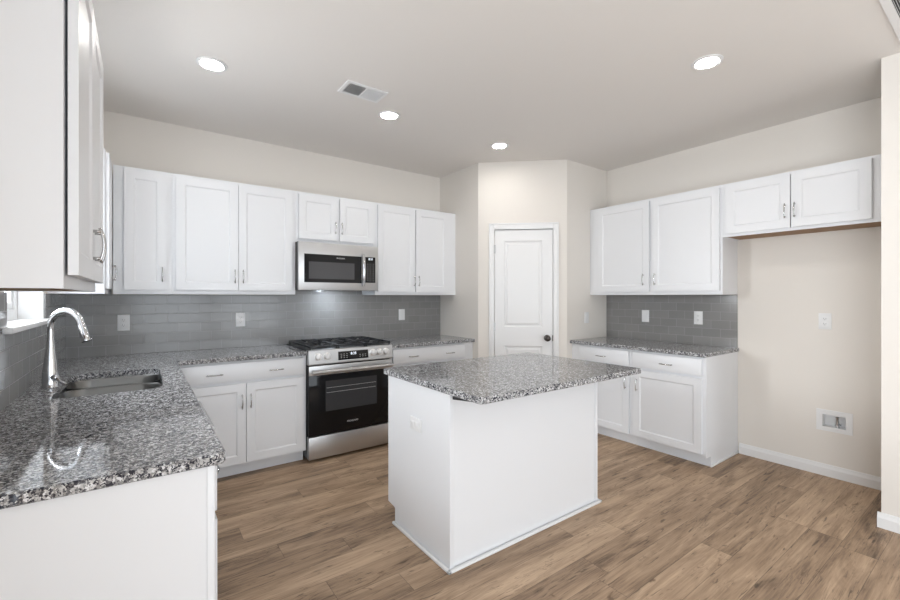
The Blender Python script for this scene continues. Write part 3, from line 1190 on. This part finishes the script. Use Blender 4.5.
# oven door
bm = nb()
box(bm, 0.003, rw - 0.003, -0.662, -0.612, 0.215, 0.790, 0.003)
od = obj('oven_door', bm, 'black_glass', rg, True)
bm = nb()
box(bm, 0.003, rw - 0.003, -0.668, -0.6622, 0.712, 0.790, 0.002)
obj('door_trim', bm, 'steel', od, True)
bm = nb()
box(bm, 0.142, 0.610, -0.6635, -0.6622, 0.405, 0.658)
obj('oven_window', bm, 'oven_window', od)
bm = nb()
for z in (0.56, 0.60):
    box(bm, 0.150, 0.600, -0.6642, -0.6637, z - 0.0012, z + 0.0012)
obj('oven_rack', bm, 'grey_mark', od)
bm = nb()
tube(bm, [(0.020, -0.706, 0.742), (rw - 0.020, -0.706, 0.742)], 0.0155, 14)
for x in (0.045, rw - 0.045):
    box(bm, x - 0.014, x + 0.014, -0.704, -0.668, 0.730, 0.754, 0.003)
obj('oven_handle', bm, 'steel', od, True)
text_mesh('logo', 'FRIGIDAIRE', 0.020, 'grey_mark', od, (rw / 2, -0.6626, 0.292), (PI / 2, 0, 0))
bm = nb()
box(bm, 0.003, rw - 0.003, -0.664, -0.612, 0.026, 0.208, 0.003)
obj('storage_drawer', bm, 'steel', rg, True)
# burners and cast-iron grates
for x, y, r in ((0.17, -0.50, 0.050), (0.17, -0.19, 0.038), (0.38, -0.345, 0.052), (0.59, -0.50, 0.045), (0.59, -0.19, 0.036)):
    bm = nb()
    lathe(bm, [(0.002, 0.9195), (r, 0.9195), (r, 0.926), (r * 0.8, 0.928), (r * 0.8, 0.933), (r * 0.6, 0.936), (0.002, 0.936)], (x, y, 0), 'z', 22)
    obj('burner', bm, 'black', rg, True)
for x0, x1 in ((0.012, 0.252), (0.256, 0.507), (0.511, 0.751)):
    bm = nb()
    y0, y1, z0, z1 = -0.648, -0.055, 0.938, 0.954
    b = 0.011
    for xx in (x0, x1 - b):
        box(bm, xx, xx + b, y0, y1, z0, z1, 0.002)
    for yy in (y0, (y0 + y1) / 2 - b / 2, y1 - b):
        box(bm, x0, x1, yy, yy + b, z0, z1, 0.002)
    xm = (x0 + x1) / 2
    for yc_ in ((y0 * 3 + y1) / 4, (y0 + 3 * y1) / 4):
        box(bm, x0, xm - 0.024, yc_ - b / 2, yc_ + b / 2, z0, z1 + 0.003, 0.002)
        box(bm, xm + 0.024, x1, yc_ - b / 2, yc_ + b / 2, z0, z1 + 0.003, 0.002)
    for ya, yb in ((y0, y0 + 0.11), (-0.46, -0.24), (y1 - 0.11, y1)):
        box(bm, xm - b / 2, xm + b / 2, ya, yb, z0, z1 + 0.003, 0.002)
    for xx in (x0 + 0.001, x1 - b - 0.001):
        for yy in (y0 + 0.001, y1 - b - 0.001):
            box(bm, xx, xx + b, yy, yy + b, 0.9198, z0 + 0.001)
    obj('grate', bm, 'cast_iron', rg, True)

# ---------------------------------------------------------------- microwave
mw = thing('microwave_oven', 'stainless over-the-range microwave under the short wall cabinet', 'microwave', (RX0, 0, 1.418))
mh = 1.8405 - 1.418
bm = nb()
box(bm, 0.002, rw - 0.002, -0.372, -0.010, 0.010, mh)
obj('case', bm, 'black', mw)
bm = nb()
box(bm, -0.002, rw - 0.012, -0.402, -0.3725, 0.0, mh - 0.004, 0.004)
fr = obj('front_panel', bm, 'steel', mw, True)
bm = nb()
box(bm, 0.046, 0.580, -0.4045, -0.4022, 0.068, 0.318, 0.001)
mdoor = obj('door_glass', bm, 'black_glass', mw)
bm = nb()
box(bm, 0.086, 0.508, -0.4056, -0.4047, 0.100, 0.250)
obj('viewing_window', bm, 'screen_window', mdoor)
text_mesh('logo', 'FRIGIDAIRE', 0.016, 'grey_mark', mdoor, (0.375, -0.4050, 0.290), (PI / 2, 0, 0))
bm = nb()
box(bm, 0.610, 0.722, -0.4045, -0.4022, 0.074, 0.318, 0.001)
ctrl = obj('control_panel', bm, 'black_glass', mw)
for i in range(3):
    for j in range(8):
        cx_, cz_ = 0.640 + i * 0.030, 0.095 + j * 0.022
        bm = nb()
        box(bm, cx_ - 0.005, cx_ + 0.005, -0.4052, -0.4046, cz_ - 0.002, cz_ + 0.002)
        obj('key', bm, 'grey_mark', ctrl)
text_mesh('clock_digits', '8:33', 0.026, 'digits', ctrl, (0.672, -0.4050, 0.298), (PI / 2, 0, 0))
bm = nb()
pts = []
for k in range(13):
    t_ = -1 + 2 * k / 12
    pts.append((0.590, -0.418 - 0.024 * (1 - t_ * t_), 0.192 + t_ * 0.150))
tube(bm, pts, 0.0150, 12)
for z in (0.055, 0.330):
    box(bm, 0.581, 0.599, -0.426, -0.4022, z - 0.010, z + 0.010, 0.002)
obj('handle', bm, 'chrome', mw, True)
bm = nb()
box(bm, 0.03, rw - 0.03, -0.36, -0.02, 0.0094, 0.0098)
under = obj('underside', bm, 'black', mw)
bm = nb()
lathe(bm, [(0.002, 0.0065), (0.030, 0.0065), (0.030, 0.0092), (0.002, 0.0092)], (rw / 2, -0.20, 0), 'z', 20)
tag(obj('task_light', bm, 'hood_lamp', under, True), 'lit white lamp lens', None)

# ---------------------------------------------------------------- dishwasher, behind the worktop edge
dw = thing('dishwasher', 'stainless dishwasher under the left worktop, only its handle showing past the edge', 'dishwasher', (0.0005, -2.302, 0), PI / 2)
bx('tub', 'black', dw, 0.002, 0.610, -0.580, -0.02, 0.0, CT - TH - 0.002)
bm = nb()
box(bm, 0.004, 0.608, -0.630, -0.581, 0.110, 0.872, 0.004)
dd = obj('door', bm, 'steel', dw, True)
bm = nb()
tube(bm, [(0.060, -0.672, 0.845), (0.550, -0.672, 0.845)], 0.011, 12)
for x in (0.085, 0.525):
    box(bm, x - 0.009, x + 0.009, -0.672, -0.630, 0.838, 0.852, 0.002)
obj('handle', bm, 'steel', dd, True)


# ---------------------------------------------------------------- outlets, switches, valve box
def outlet(name, label, loc, rotz, kind='outlet', w=0.076, h=0.122, group=None):
    cat = {'outlet': 'outlet', 'switch': 'light switch', 'gfci': 'outlet'}[kind]
    t = thing(name, label, cat, loc, rotz, group)
    bx('plate', 'plastic', t, -w / 2, w / 2, -0.0065, -0.0005, -h / 2, h / 2, 0.002)
    if kind == 'outlet':
        for s_ in (-1, 1):
            zc = s_ * 0.0195
            r = bx('receptacle', 'plastic', t, -0.0165, 0.0165, -0.0095, -0.0066, zc - 0.0145, zc + 0.0145, 0.003)
            bm = nb()
            box(bm, -0.0075, -0.0055, -0.0100, -0.0096, zc - 0.002, zc + 0.007)
            box(bm, 0.0055, 0.0075, -0.0100, -0.0096, zc - 0.002, zc + 0.006)
            box(bm, -0.002, 0.002, -0.0100, -0.0096, zc - 0.0095, zc - 0.0055)
            obj('slots', bm, 'shadow_slot', r)
    elif kind == 'gfci':
        r = bx('receptacle', 'plastic', t, -0.0165, 0.0165, -0.0095, -0.0066, -0.034, 0.034, 0.002)
        bm = nb()
        for zc in (-0.022, 0.022):
            box(bm, -0.0075, -0.0055, -0.0100, -0.0096, zc - 0.003, zc + 0.005)
            box(bm, 0.0055, 0.0075, -0.0100, -0.0096, zc - 0.003, zc + 0.004)
        box(bm, -0.008, 0.008, -0.0100, -0.0096, -0.006, -0.001)
        box(bm, -0.008, 0.008, -0.0100, -0.0096, 0.001, 0.006)
        obj('slots', bm, 'grey_mark', r)
    else:
        bm = nb()
        prism(bm, [(-0.0066, -0.034), (-0.0085, -0.034), (-0.0120, 0.034), (-0.0066, 0.034)], 0, -0.0165, 0.0165)
        obj('rocker', bm, 'plastic', t)
    return t


outlet('electrical_outlet', 'white double outlet on grey tile near the faucet', (0.338, -0.0085, 1.160), 0)
outlet('electrical_outlet', 'white double outlet on grey tile just left of the range', (1.153, -0.0085, 1.158), 0)
outlet('light_switch', 'white rocker switch on back wall tile, right of the range', (2.776, -0.0085, 1.162), 0, 'switch')
outlet('light_switch', 'white rocker switch on the right tile above the worktop', (W - 0.0085, -1.776, 1.161), -PI / 2, 'switch')
outlet('electrical_outlet', 'white double outlet on the right tile, beside a switch and the fridge space', (W - 0.0085, -2.288, 1.163), -PI / 2)
outlet('electrical_outlet', 'white double outlet on the beige fridge space wall', (W, -3.191, 1.172), -PI / 2)
outlet('light_switch', 'beige-white switch on the narrow pantry wall by the right worktop', (4.283, QY, 1.138), 0, 'switch', 0.072, 0.118)

vb = thing('valve_box', 'white recessed water valve box low on the fridge space wall', 'valve box', (W, VY, VZ), -PI / 2)
bm = nb()
for a in ((-0.103, -0.066, -0.080, 0.080), (0.066, 0.103, -0.080, 0.080), (-0.066, 0.066, 0.044, 0.080), (-0.066, 0.066, -0.080, -0.048)):
    box(bm, a[0], a[1], -0.006, -0.0005, a[2], a[3])
obj('box_frame', bm, 'plastic', vb)
bm = nb()
box(bm, -0.0695, 0.0695, 0.066, 0.070, -0.0515, 0.0475)
box(bm, -0.0695, -0.0665, -0.0003, 0.066, -0.0515, 0.0475)
box(bm, 0.0665, 0.0695, -0.0003, 0.066, -0.0515, 0.0475)
box(bm, -0.0665, 0.0665, -0.0003, 0.066, 0.0445, 0.0475)
box(bm, -0.0665, 0.0665, -0.0003, 0.066, -0.0515, -0.0485)
obj('box_recess', bm, 'plastic', vb)
bm = nb()
tube(bm, [(0.012, 0.030, -0.0485), (0.012, 0.030, -0.012), (0.012, 0.028, 0.004)], 0.008, 12, [0.012, 0.009, 0.009])
tube(bm, [(0.012, 0.030, -0.022), (0.034, 0.014, -0.022)], 0.007, 10)
tag(obj('valve', bm, 'chrome', vb, True), 'small chrome water valve', None)
bm = nb()
tube(bm, [(0.012, 0.028, 0.004), (0.012, 0.026, 0.030)], 0.009, 10, [0.006, 0.010])
obj('valve_knob', bm, 'nickel', vb, True)


# ---------------------------------------------------------------- ceiling lights and vents
def downlight(label, x, y):
    t = thing('recessed_light', label, 'ceiling light', (x, y, H), 0, 'recessed ceiling lights')
    bm = nb()
    lathe(bm, [(0.061, -0.0005), (0.084, -0.0005), (0.084, -0.004), (0.066, -0.009), (0.061, -0.006)], (0, 0, 0), 'z', 36)
    # open ring: drop the caps
    bm.faces.ensure_lookup_table()
    caps = [f for f in bm.faces if len(f.verts) > 10]
    bmesh.ops.delete(bm, geom=caps, context='FACES_ONLY')
    obj('trim_ring', bm, 'trim', t, True)
    bm = nb()
    lathe(bm, [(0.002, -0.0008), (0.0605, -0.0008), (0.0605, -0.0045), (0.002, -0.0055)], (0, 0, 0), 'z', 36)
    tag(obj('lens', bm, 'lamp', t, True), 'glowing white lens', None)
    return t


downlight('round lit ceiling light nearest the left wall, above the sink run', 0.793, -1.201)
downlight('round lit ceiling light just right of the ceiling vent', 1.995, -1.191)
downlight('round lit ceiling light in front of the pantry door', 3.135, -1.208)
downlight('round lit ceiling light above the open floor before the fridge space', 3.186, -2.971)

def louvre_vent(name, label, x0, x1, y0, y1, cat, border=0.022):
    t = thing(name, label, cat, ((x0 + x1) / 2, (y0 + y1) / 2, H), 0)
    w, d_ = (x1 - x0) / 2, (y1 - y0) / 2
    bm = nb()
    for a in ((-w, w, -d_, -d_ + border), (-w, w, d_ - border, d_), (-w, -w + border, -d_ + border, d_ - border), (w - border, w, -d_ + border, d_ - border)):
        box(bm, a[0], a[1], a[2], a[3], -0.008, -0.0005)
    obj('frame', bm, 'trim', t)
    return t, w - border, d_ - border


t, iw_, id_ = louvre_vent('air_vent', 'small white two-way air vent in the ceiling', 1.528, 1.822, -1.512, -1.332, 'vent')
bx('duct_opening', 'vent_dark', t, -iw_, iw_, -id_, id_, -0.0025, -0.0008)
bm = nb()
n = 11
for k in range(n):
    x = (k + 0.5) * iw_ / n
    prism(bm, [(x - 0.0050, -0.0026), (x - 0.0042, -0.0026), (x - 0.0012, -0.0110), (x - 0.0020, -0.0110)], 1, -id_, id_)
    x = -iw_ + (k + 0.5) * iw_ / n
    prism(bm, [(x + 0.0062, -0.0026), (x + 0.0052, -0.0026), (x - 0.0040, -0.0095), (x - 0.0030, -0.0100)], 1, -id_, id_)
box(bm, -0.005, 0.005, -id_, id_, -0.0100, -0.0026)
obj('louvres', bm, 'trim', t)

t, iw_, id_ = louvre_vent('return_grille', 'large white return air grille in the ceiling at the top right corner', 3.10, 3.86, -4.30, -3.690, 'vent', 0.034)
bx('duct_opening', 'vent_dark', t, -iw_, iw_, -id_, id_, -0.0020, -0.0008)
bm = nb()
n = 64
for k in range(n):
    y = -id_ + (k + 0.5) * 2 * id_ / n
    prism(bm, [(y - 0.0004, -0.0022), (y + 0.0004, -0.0022), (y + 0.0004, -0.0070), (y - 0.0004, -0.0070)], 0, -iw_, iw_)
obj('louvres', bm, 'trim', t)
